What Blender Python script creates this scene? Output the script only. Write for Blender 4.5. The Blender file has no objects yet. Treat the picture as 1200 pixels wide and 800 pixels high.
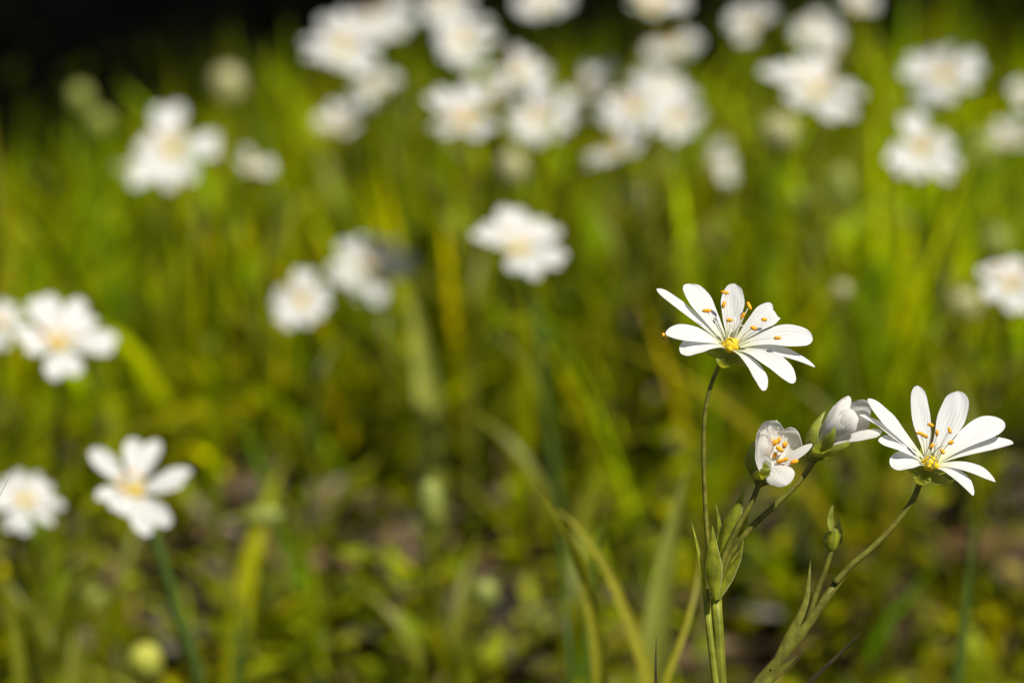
import bpy, math, random
import numpy as np
from mathutils import Vector, Matrix, Quaternion

random.seed(7)
RNG = np.random.default_rng(11)
scene = bpy.context.scene
COL = scene.collection
R = math.radians

# ------------------------------------------------------------------ camera
CAM_H, PITCH, LENS, FOCUS = 0.34, 20.0, 108.0, 0.45
cam_data = bpy.data.cameras.new("camera")
cam = bpy.data.objects.new("camera", cam_data)
COL.objects.link(cam)
cam.location = (0, 0, CAM_H)
cam.rotation_euler = (R(90 - PITCH), 0, 0)
cam_data.lens = LENS
cam_data.sensor_width = 36
cam_data.clip_start = 0.02
cam_data.clip_end = 500
cam_data.dof.use_dof = True
cam_data.dof.focus_distance = FOCUS
cam_data.dof.aperture_fstop = LENS / 9.0
cam_data.dof.aperture_blades = 0
scene.camera = cam

# ------------------------------------------------------------------ light
SUN = Vector((0.338, -0.28, 0.80)).normalized()
world = bpy.data.worlds.new("World")
scene.world = world
world.use_nodes = True
wn, wl = world.node_tree.nodes, world.node_tree.links
wn.clear()
sky = wn.new("ShaderNodeTexSky")
sky.sky_type = 'NISHITA'
sky.sun_disc = False
sky.sun_elevation = math.asin(SUN.z)
sky.sun_rotation = math.atan2(SUN.x, SUN.y)
bg = wn.new("ShaderNodeBackground")
bg.inputs[1].default_value = 0.05
wo = wn.new("ShaderNodeOutputWorld")
wl.new(sky.outputs[0], bg.inputs[0])
wl.new(bg.outputs[0], wo.inputs[0])

sun_data = bpy.data.lights.new("sun", 'SUN')
sun_data.energy = 4.6
sun_data.angle = R(0.53)
sun_data.color = (1.0, 0.95, 0.86)
sun = bpy.data.objects.new("sun", sun_data)
COL.objects.link(sun)
sun.location = SUN * 5
sun.rotation_euler = SUN.to_track_quat('Z', 'Y').to_euler()

vs = scene.view_settings
vs.view_transform = 'Standard'
vs.look = 'None'
vs.gamma = 1
vs.use_curve_mapping = False
vs.exposure = 0.5
scene.cycles.use_denoising = True
scene.cycles.use_adaptive_sampling = False
scene.cycles.max_bounces = 8
scene.cycles.transmission_bounces = 6
scene.cycles.sample_clamp_indirect = 4

# ------------------------------------------------------------------ camera rays (to read sizes and places off the photo)
_p = R(PITCH)
CAMP = Vector((0, 0, CAM_H))
FWD = Vector((0, math.cos(_p), -math.sin(_p)))
UP = Vector((0, math.sin(_p), math.cos(_p)))
RIGHT = Vector((1, 0, 0))
K = 36.0 / LENS / 1200.0


def ray(px, py):
    return FWD + RIGHT * ((px - 600) * K) + UP * (-(py - 400) * K)


def at(px, py, d):
    return CAMP + ray(px, py) * d


def cam_dir(v):
    """vector given as right / up / towards the lens"""
    return (RIGHT * v[0] + UP * v[1] - FWD * v[2]).normalized()


def on_plane(px, py, c, n):
    r = ray(px, py)
    return CAMP + r * ((c - CAMP).dot(n) / r.dot(n))


# ------------------------------------------------------------------ materials
def new_mat(name):
    m = bpy.data.materials.new(name)
    m.use_nodes = True
    m.node_tree.nodes.clear()
    return m, m.node_tree.nodes, m.node_tree.links


def leafy(name, color, trans_color, trans=0.4, rough=0.45, spec=0.3, attr=None, noise=0.25, noise_scale=400, stripes=0.0, edge=None):
    """thin plant tissue: reflects and lets light through"""
    m, n, l = new_mat(name)
    out = n.new("ShaderNodeOutputMaterial")
    pr = n.new("ShaderNodeBsdfPrincipled")
    tr = n.new("ShaderNodeBsdfTranslucent")
    mix = n.new("ShaderNodeMixShader")
    mix.inputs[0].default_value = trans
    pr.inputs["Roughness"].default_value = rough
    pr.inputs["Specular IOR Level"].default_value = spec
    tc = n.new("ShaderNodeTexCoord")
    nz = n.new("ShaderNodeTexNoise")
    nz.inputs["Scale"].default_value = noise_scale
    nz.inputs["Detail"].default_value = 3
    l.new(tc.outputs["Object"], nz.inputs["Vector"])
    mr = n.new("ShaderNodeMapRange")
    mr.inputs["From Min"].default_value = 0.3
    mr.inputs["From Max"].default_value = 0.7
    mr.inputs["To Min"].default_value = 1 - noise
    mr.inputs["To Max"].default_value = 1 + noise
    l.new(nz.outputs["Fac"], mr.inputs["Value"])
    fac = mr.outputs[0]
    if stripes:
        uv = n.new("ShaderNodeUVMap")
        sx = n.new("ShaderNodeSeparateXYZ")
        l.new(uv.outputs[0], sx.inputs[0])
        mu = n.new("ShaderNodeMath"); mu.operation = 'MULTIPLY'; mu.inputs[1].default_value = 46
        l.new(sx.outputs[0], mu.inputs[0])
        sn = n.new("ShaderNodeMath"); sn.operation = 'SINE'
        l.new(mu.outputs[0], sn.inputs[0])
        ma = n.new("ShaderNodeMath"); ma.operation = 'MULTIPLY_ADD'
        ma.inputs[1].default_value = stripes; ma.inputs[2].default_value = 1.0
        l.new(sn.outputs[0], ma.inputs[0])
        mm = n.new("ShaderNodeMath"); mm.operation = 'MULTIPLY'
        l.new(ma.outputs[0], mm.inputs[0]); l.new(fac, mm.inputs[1])
        fac = mm.outputs[0]
    for target, c in ((pr.inputs["Base Color"], color), (tr.inputs["Color"], trans_color)):
        vm = n.new("ShaderNodeVectorMath"); vm.operation = 'SCALE'
        vm.inputs[0].default_value = c
        l.new(fac, vm.inputs["Scale"])
        o = vm.outputs[0]
        if attr:
            at_ = n.new("ShaderNodeAttribute"); at_.attribute_name = attr
            v2 = n.new("ShaderNodeVectorMath"); v2.operation = 'MULTIPLY'
            l.new(o, v2.inputs[0]); l.new(at_.outputs["Color"], v2.inputs[1])
            o = v2.outputs[0]
        if edge:
            ux = n.new("ShaderNodeUVMap"); sp = n.new("ShaderNodeSeparateXYZ"); l.new(ux.outputs[0], sp.inputs[0])
            m1 = n.new("ShaderNodeMath"); m1.operation = 'SUBTRACT'; m1.inputs[1].default_value = .5; l.new(sp.outputs[0], m1.inputs[0])
            m2 = n.new("ShaderNodeMath"); m2.operation = 'ABSOLUTE'; l.new(m1.outputs[0], m2.inputs[0])
            m3 = n.new("ShaderNodeMapRange"); l.new(m2.outputs[0], m3.inputs["Value"])
            m3.inputs["From Min"].default_value = .42; m3.inputs["From Max"].default_value = .50
            mx = n.new("ShaderNodeMixRGB"); mx.inputs[2].default_value = (*edge, 1)
            l.new(m3.outputs[0], mx.inputs[0]); l.new(o, mx.inputs[1]); o = mx.outputs[0]
        l.new(o, target)
    l.new(pr.outputs[0], mix.inputs[1])
    l.new(tr.outputs[0], mix.inputs[2])
    l.new(mix.outputs[0], out.inputs[0])
    return m


def petal_mat(name, white=(0.75, 0.755, 0.735), trans=0.36, vein=0.075, base_tint=(0.74, 0.75, 0.42)):
    m, n, l = new_mat(name)
    out = n.new("ShaderNodeOutputMaterial")
    pr = n.new("ShaderNodeBsdfPrincipled")
    pr.inputs["Roughness"].default_value = 0.55
    pr.inputs["Specular IOR Level"].default_value = 0.25
    tr = n.new("ShaderNodeBsdfTranslucent")
    mix = n.new("ShaderNodeMixShader"); mix.inputs[0].default_value = trans
    uv = n.new("ShaderNodeUVMap")
    sx = n.new("ShaderNodeSeparateXYZ")
    l.new(uv.outputs[0], sx.inputs[0])
    nz = n.new("ShaderNodeTexNoise"); nz.inputs["Scale"].default_value = 7; nz.inputs["Detail"].default_value = 2
    l.new(uv.outputs[0], nz.inputs["Vector"])
    a = n.new("ShaderNodeMath"); a.operation = 'MULTIPLY_ADD'; a.inputs[1].default_value = 0.10
    l.new(nz.outputs["Fac"], a.inputs[0]); l.new(sx.outputs[0], a.inputs[2])
    b = n.new("ShaderNodeMath"); b.operation = 'MULTIPLY'; b.inputs[1].default_value = 44.0
    l.new(a.outputs[0], b.inputs[0])
    s = n.new("ShaderNodeMath"); s.operation = 'SINE'; l.new(b.outputs[0], s.inputs[0])
    rp = n.new("ShaderNodeMapRange")
    rp.inputs["From Min"].default_value = 0.55; rp.inputs["From Max"].default_value = 1.0
    rp.inputs["To Min"].default_value = 0.0; rp.inputs["To Max"].default_value = 1.0
    l.new(s.outputs[0], rp.inputs["Value"])
    # veins fade out towards the tip
    fade = n.new("ShaderNodeMapRange")
    fade.inputs["From Min"].default_value = 0.25; fade.inputs["From Max"].default_value = 0.95
    fade.inputs["To Min"].default_value = 1.0; fade.inputs["To Max"].default_value = 0.15
    l.new(sx.outputs[1], fade.inputs["Value"])
    vf = n.new("ShaderNodeMath"); vf.operation = 'MULTIPLY'
    l.new(rp.outputs[0], vf.inputs[0]); l.new(fade.outputs[0], vf.inputs[1])
    vs_ = n.new("ShaderNodeMath"); vs_.operation = 'MULTIPLY'; vs_.inputs[1].default_value = vein * 3
    l.new(vf.outputs[0], vs_.inputs[0])
    c1 = n.new("ShaderNodeMixRGB")
    c1.inputs[1].default_value = (*white, 1); c1.inputs[2].default_value = (white[0] * .62, white[1] * .62, white[2] * .60, 1)
    l.new(vs_.outputs[0], c1.inputs[0])
    bt = n.new("ShaderNodeMapRange")
    bt.inputs["From Min"].default_value = 0.02; bt.inputs["From Max"].default_value = 0.22
    bt.inputs["To Min"].default_value = 0.9; bt.inputs["To Max"].default_value = 0.0
    l.new(sx.outputs[1], bt.inputs["Value"])
    c2 = n.new("ShaderNodeMixRGB"); c2.inputs[2].default_value = (*base_tint, 1)
    l.new(bt.outputs[0], c2.inputs[0]); l.new(c1.outputs[0], c2.inputs[1])
    bp = n.new("ShaderNodeBump"); bp.inputs["Strength"].default_value = 0.35; bp.inputs["Distance"].default_value = 0.0002
    bp.invert = True
    l.new(vf.outputs[0], bp.inputs["Height"])
    l.new(bp.outputs[0], pr.inputs["Normal"])
    l.new(c2.outputs[0], pr.inputs["Base Color"]); l.new(c2.outputs[0], tr.inputs["Color"])
    l.new(pr.outputs[0], mix.inputs[1]); l.new(tr.outputs[0], mix.inputs[2]); l.new(mix.outputs[0], out.inputs[0])
    return m


def solid(name, c, rough=0.6, spec=0.3, noise=0.2, scale=900, sss=0.0, bump=0.0):
    m, n, l = new_mat(name)
    out = n.new("ShaderNodeOutputMaterial")
    pr = n.new("ShaderNodeBsdfPrincipled")
    pr.inputs["Roughness"].default_value = rough
    pr.inputs["Specular IOR Level"].default_value = spec
    tc = n.new("ShaderNodeTexCoord")
    nz = n.new("ShaderNodeTexNoise"); nz.inputs["Scale"].default_value = scale; nz.inputs["Detail"].default_value = 4
    l.new(tc.outputs["Object"], nz.inputs["Vector"])
    mr = n.new("ShaderNodeMapRange")
    mr.inputs["From Min"].default_value = .3; mr.inputs["From Max"].default_value = .7
    mr.inputs["To Min"].default_value = 1 - noise; mr.inputs["To Max"].default_value = 1 + noise
    l.new(nz.outputs["Fac"], mr.inputs["Value"])
    vm = n.new("ShaderNodeVectorMath"); vm.operation = 'SCALE'; vm.inputs[0].default_value = c
    l.new(mr.outputs[0], vm.inputs["Scale"]); l.new(vm.outputs[0], pr.inputs["Base Color"])
    if bump:
        bp = n.new("ShaderNodeBump"); bp.inputs["Strength"].default_value = bump; bp.inputs["Distance"].default_value = .002
        l.new(nz.outputs["Fac"], bp.inputs["Height"]); l.new(bp.outputs[0], pr.inputs["Normal"])
    l.new(pr.outputs[0], out.inputs[0])
    return m


M_PETAL = petal_mat("white_petal")
M_PETAL_BUD = petal_mat("unopened_petal", white=(0.83, 0.81, 0.755), trans=0.5, vein=0.10, base_tint=(0.6, 0.6, 0.3))
M_SEPAL = leafy("sepal_green", (0.30, 0.33, 0.045), (0.5, 0.53, 0.03), trans=0.42, noise=0.3, noise_scale=700, stripes=0.18, edge=(.42, .45, .14))
M_OVARY = leafy("ovary_yellow", (0.80, 0.58, 0.03), (0.8, 0.62, 0.02), trans=0.25, noise=0.15, noise_scale=1500)
M_FILAMENT = leafy("filament_white", (0.94, 0.93, 0.84), (0.92, 0.9, 0.8), trans=0.45, noise=0.05)
M_ANTHER = solid("anther_orange", (0.82, 0.36, 0.015), rough=0.8, noise=0.25, scale=3000)
M_PEDICEL = leafy("pedicel_olive", (0.145, 0.140, 0.020), (0.24, 0.22, 0.012), trans=0.18, noise=0.35, noise_scale=700, spec=.15)
M_STEM = leafy("stem_green", (0.22, 0.235, 0.026), (0.36, 0.38, 0.02), trans=0.28, noise=0.35, noise_scale=450, stripes=.15, spec=.15)
M_STEM_COOL = leafy("stem_bluish_green", (0.055, 0.090, 0.007), (0.08, 0.12, 0.004), trans=0.2, noise=0.2, noise_scale=300)
M_BRACT = leafy("bract_green", (0.26, 0.28, 0.024), (0.60, 0.63, 0.012), trans=0.48, noise=0.5, noise_scale=450, stripes=0.16, spec=.15, edge=(.5, .53, .2))
M_LEAF = leafy("leaf_green", (0.17, 0.18, 0.006), (0.36, 0.36, 0.004), trans=0.42, noise=0.2, noise_scale=200, stripes=0.1)
M_LEAF_DARK = leafy("leaf_dull_brown", (0.045, 0.035, 0.014), (0.05, 0.035, 0.01), trans=0.2, noise=0.3, noise_scale=300, stripes=0.15)
M_BUD = leafy("bud_pale_green", (0.34, 0.38, 0.09), (0.4, 0.44, 0.06), trans=0.35, noise=0.15, noise_scale=300)
M_BUD_CREAM = leafy("bud_cream", (0.50, 0.47, 0.24), (0.5, 0.45, 0.18), trans=0.3, noise=0.15, noise_scale=300)
M_GRASS = leafy("grass_blades", (0.205, 0.235, 0.001), (0.58, 0.64, 0.0005), trans=0.54, rough=0.5, spec=0.12, attr="tint", noise=0.15, noise_scale=60)
M_COVER = leafy("ground_cover_leaves", (0.185, 0.205, 0.002), (0.46, 0.48, 0.001), trans=0.5, spec=0.12, attr="tint", noise=0.2, noise_scale=120)
M_LITTER = leafy("dead_leaves", (0.26, 0.19, 0.125), (0.20, 0.12, 0.06), trans=0.15, rough=0.7, spec=0.1, attr="tint", noise=0.35, noise_scale=150)
M_CROWN = leafy("tree_leaves", (0.05, 0.085, 0.012), (0.06, 0.10, 0.008), trans=0.25, noise=0.3, noise_scale=30)
M_BARK = solid("bark", (0.10, 0.075, 0.05), rough=0.9, noise=0.5, scale=25, bump=1.0)


# ------------------------------------------------------------------ mesh helpers
class MB:
    """collects surfaces that become ONE mesh"""

    def __init__(self):
        self.v, self.f, self.uv, self.mi = [], [], [], []

    def grid(self, rows, uvs, mi=0, close=False):
        o = len(self.v)
        nr, nc = len(rows), len(rows[0])
        for r_, u_ in zip(rows, uvs):
            self.v.extend([Vector(p) for p in r_])
            self.uv.extend(u_)
        for i in range(nr - 1):
            for j in range(nc if close else nc - 1):
                k = (j + 1) % nc
                self.f.append((o + i * nc + j, o + i * nc + k, o + (i + 1) * nc + k, o + (i + 1) * nc + j))
                self.mi.append(mi)

    def tube(self, pts, radii, seg=10, mi=0, cap=True):
        pts = [Vector(p) for p in pts]
        rows, uvs = [], []
        t0 = (pts[1] - pts[0]).normalized()
        ref = Vector((0, 1, 0)) if abs(t0.y) < .8 else Vector((1, 0, 0))
        nrm = t0.cross(ref).normalized()
        for i, p in enumerate(pts):
            if i == 0: t = pts[1] - pts[0]
            elif i == len(pts) - 1: t = pts[-1] - pts[-2]
            else: t = pts[i + 1] - pts[i - 1]
            t.normalize()
            nrm = (nrm - t * nrm.dot(t)).normalized()
            b = t.cross(nrm)
            r_ = radii[i]
            rows.append([p + (nrm * math.cos(a) + b * math.sin(a)) * r_ for a in [2 * math.pi * k / seg for k in range(seg)]])
            uvs.append([(k / seg, i / (len(pts) - 1)) for k in range(seg)])
        if cap:
            rows.insert(0, [pts[0]] * seg); uvs.insert(0, uvs[0])
            rows.append([pts[-1]] * seg); uvs.append(uvs[-1])
        self.grid(rows, uvs, mi, close=True)

    def blob(self, c, axis, length, radius, mi=0, seg=12, n=9, power=1.0):
        """ellipsoid along axis"""
        axis = Vector(axis).normalized()
        ref = Vector((0, 0, 1)) if abs(axis.z) < .8 else Vector((1, 0, 0))
        x = axis.cross(ref).normalized(); y = axis.cross(x)
        rows, uvs = [], []
        for i in range(n):
            t = i / (n - 1)
            th = math.pi * t
            rr = radius * max(math.sin(th), 0) ** power
            cc = Vector(c) - axis * (math.cos(th) * length / 2)
            rows.append([cc + (x * math.cos(2 * math.pi * k / seg) + y * math.sin(2 * math.pi * k / seg)) * rr for k in range(seg)])
            uvs.append([(k / seg, t) for k in range(seg)])
        self.grid(rows, uvs, mi, close=True)

    def strip(self, line, widths, normals, cup=0.0, cols=7, mi=0, wave=0.0, ph=0.0):
        """a leaf or petal surface along a centre line"""
        rows, uvs = [], []
        n = len(line)
        for i in range(n):
            if i == 0: t = line[1] - line[0]
            elif i == n - 1: t = line[-1] - line[-2]
            else: t = line[i + 1] - line[i - 1]
            t = t.normalized()
            nn = normals[i] if isinstance(normals, list) else normals
            wdir = t.cross(nn)
            wdir = wdir.normalized() if wdir.length > 1e-9 else Vector((1, 0, 0))
            nn = wdir.cross(t).normalized()
            row, uvr = [], []
            for j in range(cols):
                u = 2 * j / (cols - 1) - 1
                h = cup * widths[i] * (u * u - .35)
                if wave: h += wave * widths[i] * math.sin(u * 5 + i * .45 + ph)
                row.append(line[i] + wdir * (u * widths[i] * .5) + nn * h)
                uvr.append(((u + 1) / 2, i / (n - 1)))
            rows.append(row); uvs.append(uvr)
        self.grid(rows, uvs, mi)


ORIGIN = {}


def link(name, mesh, mats, parent=None, loc=None):
    o = bpy.data.objects.new(name, mesh)
    for m in (mats if isinstance(mats, (list, tuple)) else [mats]):
        mesh.materials.append(m)
    COL.objects.link(o)
    if parent: o.parent = parent
    if loc is not None: o.location = loc
    return o


def build(name, mb, mats, parent=None, smooth=True, origin=None):
    """mesh object from world coordinates; its origin at its first vertex"""
    org = Vector(origin) if origin is not None else mb.v[0].copy()
    me = bpy.data.meshes.new(name)
    me.from_pydata([tuple(v - org) for v in mb.v], [], mb.f)
    uvl = me.uv_layers.new(name="UVMap")
    vi = np.empty(len(me.loops), dtype=np.int32)
    me.loops.foreach_get("vertex_index", vi)
    uvl.data.foreach_set("uv", np.array(mb.uv, dtype=np.float32)[vi].ravel())
    me.polygons.foreach_set("material_index", np.array(mb.mi, dtype=np.int32))
    if smooth: me.polygons.foreach_set("use_smooth", np.ones(len(mb.f), dtype=bool))
    me.update()
    o = link(name, me, mats, parent)
    po = ORIGIN.get(parent.name, Vector((0, 0, 0))) if parent else Vector((0, 0, 0))
    o.location = org - po
    ORIGIN[o.name] = org
    return o


def root(name, label, cat, loc, group=None):
    o = bpy.data.objects.new(name, None)
    o.empty_display_size = 0.01
    COL.objects.link(o)
    o.location = loc
    ORIGIN[o.name] = Vector(loc)
    o["label"] = label; o["category"] = cat
    if group: o["group"] = group
    return o


def bez(p0, p1, p2, n=16, ease=True):
    out = []
    for i in range(n):
        t = i / (n - 1)
        if ease: t = 1 - (1 - t) ** 1.5
        out.append(p0 * (1 - t) ** 2 + p1 * 2 * t * (1 - t) + p2 * t * t)
    return out


def smooth_line(pts, n=24):
    """centripetal Catmull-Rom through points, evenly spaced samples"""
    pts = [Vector(p) for p in pts]
    P = [pts[0] * 2 - pts[1]] + pts + [pts[-1] * 2 - pts[-2]]
    dense = []
    for k in range(len(pts) - 1):
        a, b, c, d = P[k:k + 4]
        t0 = 0.0
        t1 = t0 + max((b - a).length, 1e-7) ** .5
        t2 = t1 + max((c - b).length, 1e-7) ** .5
        t3 = t2 + max((d - c).length, 1e-7) ** .5
        for i in range(16):
            t = t1 + (t2 - t1) * i / 16
            A1 = a * ((t1 - t) / (t1 - t0)) + b * ((t - t0) / (t1 - t0))
            A2 = b * ((t2 - t) / (t2 - t1)) + c * ((t - t1) / (t2 - t1))
            A3 = c * ((t3 - t) / (t3 - t2)) + d * ((t - t2) / (t3 - t2))
            B1 = A1 * ((t2 - t) / (t2 - t0)) + A2 * ((t - t0) / (t2 - t0))
            B2 = A2 * ((t3 - t) / (t3 - t1)) + A3 * ((t - t1) / (t3 - t1))
            dense.append(B1 * ((t2 - t) / (t2 - t1)) + B2 * ((t - t1) / (t2 - t1)))
    dense.append(pts[-1])
    acc = [0.0]
    for i in range(1, len(dense)): acc.append(acc[-1] + (dense[i] - dense[i - 1]).length)
    out, k = [], 0
    for i in range(n):
        q = acc[-1] * i / (n - 1)
        while k < len(acc) - 2 and acc[k + 1] < q: k += 1
        f = (q - acc[k]) / max(acc[k + 1] - acc[k], 1e-12)
        out.append(dense[k].lerp(dense[k + 1], min(max(f, 0), 1)))
    return out


def lobe_width(W, n, base=0.30, peak=0.64):
    ws = []
    for i in range(n):
        t = 1 - (1 - i / (n - 1)) ** 1.5
        if t < peak:
            s = t / peak
            w = base + (1 - base) * (s * s * (3 - 2 * s))
        else:
            w = math.sqrt(max(0.0, 1 - ((t - peak) / (1 - peak)) ** 2.3))
        ws.append(max(W * w, W * 0.02))
    return ws


def leaf_width(W, n, base=0.35, peak=0.3, sharp=1.15):
    ws = []
    for i in range(n):
        t = i / (n - 1)
        w = base + (1 - base) * math.sin(min(t / peak, 1) * math.pi / 2) if t < peak else (1 - (t - peak) / (1 - peak)) ** (1 / sharp)
        ws.append(max(W * w, W * .015))
    return ws


def add_lobe(mb, c, tip, axis, W, twist=0, bulge=.0015, mid=None, cup=.10, n=18, curl=0, base=.30, peak=.64):
    ctrl = mid if mid is not None else (c + (tip - c) * .5 + axis * bulge)
    line = bez(c, ctrl, tip, n)
    if curl:     # the end of the lobe rolls back
        d = (tip - c).normalized()
        for i in range(n):
            t = i / (n - 1)
            if t > .6:
                s = (t - .6) / .4
                line[i] = line[i] - axis * (curl * s * s) - d * (abs(curl) * .5 * s * s)
    ws = lobe_width(W, n, base, peak)
    lat = (tip - c).cross(axis).normalized(); bend = random.uniform(-.05, .05) * (tip - c).length; f1 = random.uniform(3, 7); f2 = random.random() * 6
    for i in range(n):
        t = i / (n - 1)
        line[i] = line[i] + lat * (bend * math.sin(math.pi * t))
        ws[i] *= 1 + .035 * math.sin(f1 * t * 3 + f2)
    nr = []
    for i in range(n):
        t = (line[min(i + 1, n - 1)] - line[max(i - 1, 0)]).normalized()
        nr.append(Quaternion(t, R(twist) * min(1, .25 + 1.1 * i / n)) @ axis)
    mb.strip(line, ws, nr, cup=cup, cols=11, wave=.022, ph=random.random() * 6)


def add_stamen(mb, base, tip, bend, adir, alen=.0011, arad=.00030, frad=.00007):
    mid = (base + tip) * .5 + bend
    ln = bez(base, mid, tip, 9, ease=False)
    mb.tube(ln, [frad * (1.35 - .5 * i / 8) for i in range(9)], seg=6, mi=0)
    k0 = len(mb.v)
    q = random.uniform(.8, 1.15)
    mb.blob(tip, adir, alen * q, arad * random.uniform(.85, 1.1), mi=1, seg=10, n=9, power=.6)
    side = Vector(adir).orthogonal().normalized()
    bow = random.uniform(-.25, .25)
    for i in range(k0, len(mb.v)):
        e = mb.v[i] - tip
        along = e.dot(adir) / alen
        mb.v[i] = tip + e * random.uniform(.84, 1.14) + side * (bow * alen * along * along)


# ------------------------------------------------------------------ ground
def terrain_z(x, y):
    x = np.asarray(x, dtype=float); y = np.asarray(y, dtype=float)
    return (0.006 * np.sin(x * 9 + 1.3) * np.cos(y * 7.1 + .4) + 0.010 * np.sin(x * 2.3 + y * 1.7) + .004 * np.sin(x * 31 + y * 23)) * np.clip(1.5 - .02 * np.hypot(x, y), 0, 1)


def tz(x, y):
    return float(terrain_z(x, y))


def make_ground():
    ax = np.concatenate([-np.geomspace(150, 1.6, 26), np.linspace(-1.5, 1.5, 110), np.geomspace(1.6, 150, 26)])
    ay = np.concatenate([-np.geomspace(150, .6, 26), np.linspace(-.5, 3.5, 150), np.geomspace(3.6, 150, 26)])
    X, Y = np.meshgrid(ax, ay)
    Z = terrain_z(X, Y)
    v = np.stack([X.ravel(), Y.ravel(), Z.ravel()], 1)
    nx, ny = len(ax), len(ay)
    i = np.arange(nx * ny).reshape(ny, nx)
    f = np.stack([i[:-1, :-1].ravel(), i[:-1, 1:].ravel(), i[1:, 1:].ravel(), i[1:, :-1].ravel()], 1)
    me = bpy.data.meshes.new("ground")
    me.from_pydata(v.tolist(), [], f.tolist())
    me.polygons.foreach_set("use_smooth", np.ones(len(f), dtype=bool))
    m, n, l = new_mat("forest_soil")
    out = n.new("ShaderNodeOutputMaterial")
    pr = n.new("ShaderNodeBsdfPrincipled"); pr.inputs["Roughness"].default_value = 1; pr.inputs["Specular IOR Level"].default_value = 0
    tc = n.new("ShaderNodeTexCoord")
    a = n.new("ShaderNodeTexNoise"); a.inputs["Scale"].default_value = 25; a.inputs["Detail"].default_value = 8
    b = n.new("ShaderNodeTexVoronoi"); b.inputs["Scale"].default_value = 90
    l.new(tc.outputs["Object"], a.inputs["Vector"]); l.new(tc.outputs["Object"], b.inputs["Vector"])
    rp = n.new("ShaderNodeValToRGB")
    rp.color_ramp.elements[0].position = .35; rp.color_ramp.elements[0].color = (.010, .007, .004, 1)
    rp.color_ramp.elements[1].position = .72; rp.color_ramp.elements[1].color = (.066, .044, .026, 1)
    l.new(a.outputs["Fac"], rp.inputs[0]); l.new(rp.outputs[0], pr.inputs["Base Color"])
    bp = n.new("ShaderNodeBump"); bp.inputs["Strength"].default_value = 1; bp.inputs["Distance"].default_value = .006
    l.new(b.outputs["Distance"], bp.inputs["Height"]); l.new(bp.outputs[0], pr.inputs["Normal"])
    l.new(pr.outputs[0], out.inputs[0])
    o = link("ground", me, m)
    o["kind"] = "structure"
    o["label"] = "dark brown woodland soil under the grass and dead leaves"
    return o


make_ground()


def mass(name, V, F, tint, mat, label):
    """a mass of countless small blades or leaves, one mesh"""
    me = bpy.data.meshes.new(name)
    nv, nf, k = len(V), len(F), F.shape[1]
    me.vertices.add(nv); me.vertices.foreach_set("co", V.astype(np.float32).ravel())
    me.loops.add(nf * k); me.loops.foreach_set("vertex_index", F.astype(np.int32).ravel())
    me.polygons.add(nf)
    me.polygons.foreach_set("loop_start", np.arange(0, nf * k, k, dtype=np.int32))
    me.polygons.foreach_set("loop_total", np.full(nf, k, dtype=np.int32))
    me.polygons.foreach_set("use_smooth", np.ones(nf, dtype=bool))
    ca = me.attributes.new("tint", 'FLOAT_COLOR', 'POINT')
    ca.data.foreach_set("color", np.concatenate([tint, np.ones((nv, 1))], 1).astype(np.float32).ravel())
    me.update(calc_edges=True); me.validate()
    o = link(name, me, mat)
    o["kind"] = "stuff"; o["label"] = label
    return o


def blades(x, y, L, W, az, lean, curl, tint, seg=7):
    """x.. arrays: one curved tapering blade each, creased along the middle"""
    n = len(x)
    z = terrain_z(x, y) - .003
    t = np.linspace(0, 1, seg + 1)[None, :]
    ang = lean[:, None] + curl[:, None] * t ** 1.5           # from the vertical
    ds = L[:, None] / seg
    r_ = np.cumsum(np.sin(ang) * ds, 1) - np.sin(ang[:, :1]) * ds
    h = np.cumsum(np.cos(ang) * ds, 1) - np.cos(ang[:, :1]) * ds
    cx = x[:, None] + np.cos(az)[:, None] * r_
    cy = y[:, None] + np.sin(az)[:, None] * r_
    cz = z[:, None] + h
    w = W[:, None] * np.clip(np.minimum(.55 + 1.6 * t, 1.0) * (1 - t ** 2.4), .02, 1) * .5
    tw = az + RNG.uniform(-1.2, 1.2, n)
    sx, sy = -np.sin(tw)[:, None] * w, np.cos(tw)[:, None] * w
    crease = w * .35
    Lf = np.stack([cx - sx, cy - sy, cz + crease * .4], -1)
    Md = np.stack([cx, cy, cz], -1) - np.stack([np.cos(az)[:, None] * crease, np.sin(az)[:, None] * crease, 0 * cz], -1)
    Rt = np.stack([cx + sx, cy + sy, cz + crease * .4], -1)
    V = np.stack([Lf, Md, Rt], 2)                            # n, seg+1, 3, 3
    base = (np.arange(n) * (seg + 1) * 3)[:, None, None]
    k = np.arange(seg)[None, :, None] * 3
    q = np.array([[0, 1, 4, 3], [1, 2, 5, 4]])
    F = (base[..., None] + k[..., None] + q[None, None]).reshape(-1, 4)
    T = np.repeat(tint, (seg + 1) * 3, axis=0)
    return V.reshape(-1, 3), F, T


def patch(x, y, s=1.0, o=0.0):
    """smooth 0..1 patchiness"""
    return .5 + .25 * (np.sin(x * 17 * s + 2.1 + o) * np.cos(y * 13 * s + o) + np.sin(x * 29 * s - y * 23 * s + .7 + 2 * o))


# shape of the view on the ground: only sow what could be seen (with a margin for a step aside)
def sow(n, y0, y1, margin=.30, power=1.0):
    y = y0 + (y1 - y0) * RNG.random(n) ** power
    half = .175 * y + margin
    return RNG.uniform(-1, 1, n) * half, y


# bare spots where only dead leaves lie, found on the ground plane
BARE = []
for (qx, qy, rr_) in ((332, 668, .020), (490, 700, .018), (205, 735, .018), (400, 480, .020), (780, 450, .020), (1165, 650, .024), (735, 560, .018), (610, 770, .014), (60, 690, .014), (930, 640, .014)):
    d_ = ray(qx, qy)
    g_ = CAMP + d_ * ((.012 - CAM_H) / d_.z)
    BARE.append((g_.x, g_.y, rr_))


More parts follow.
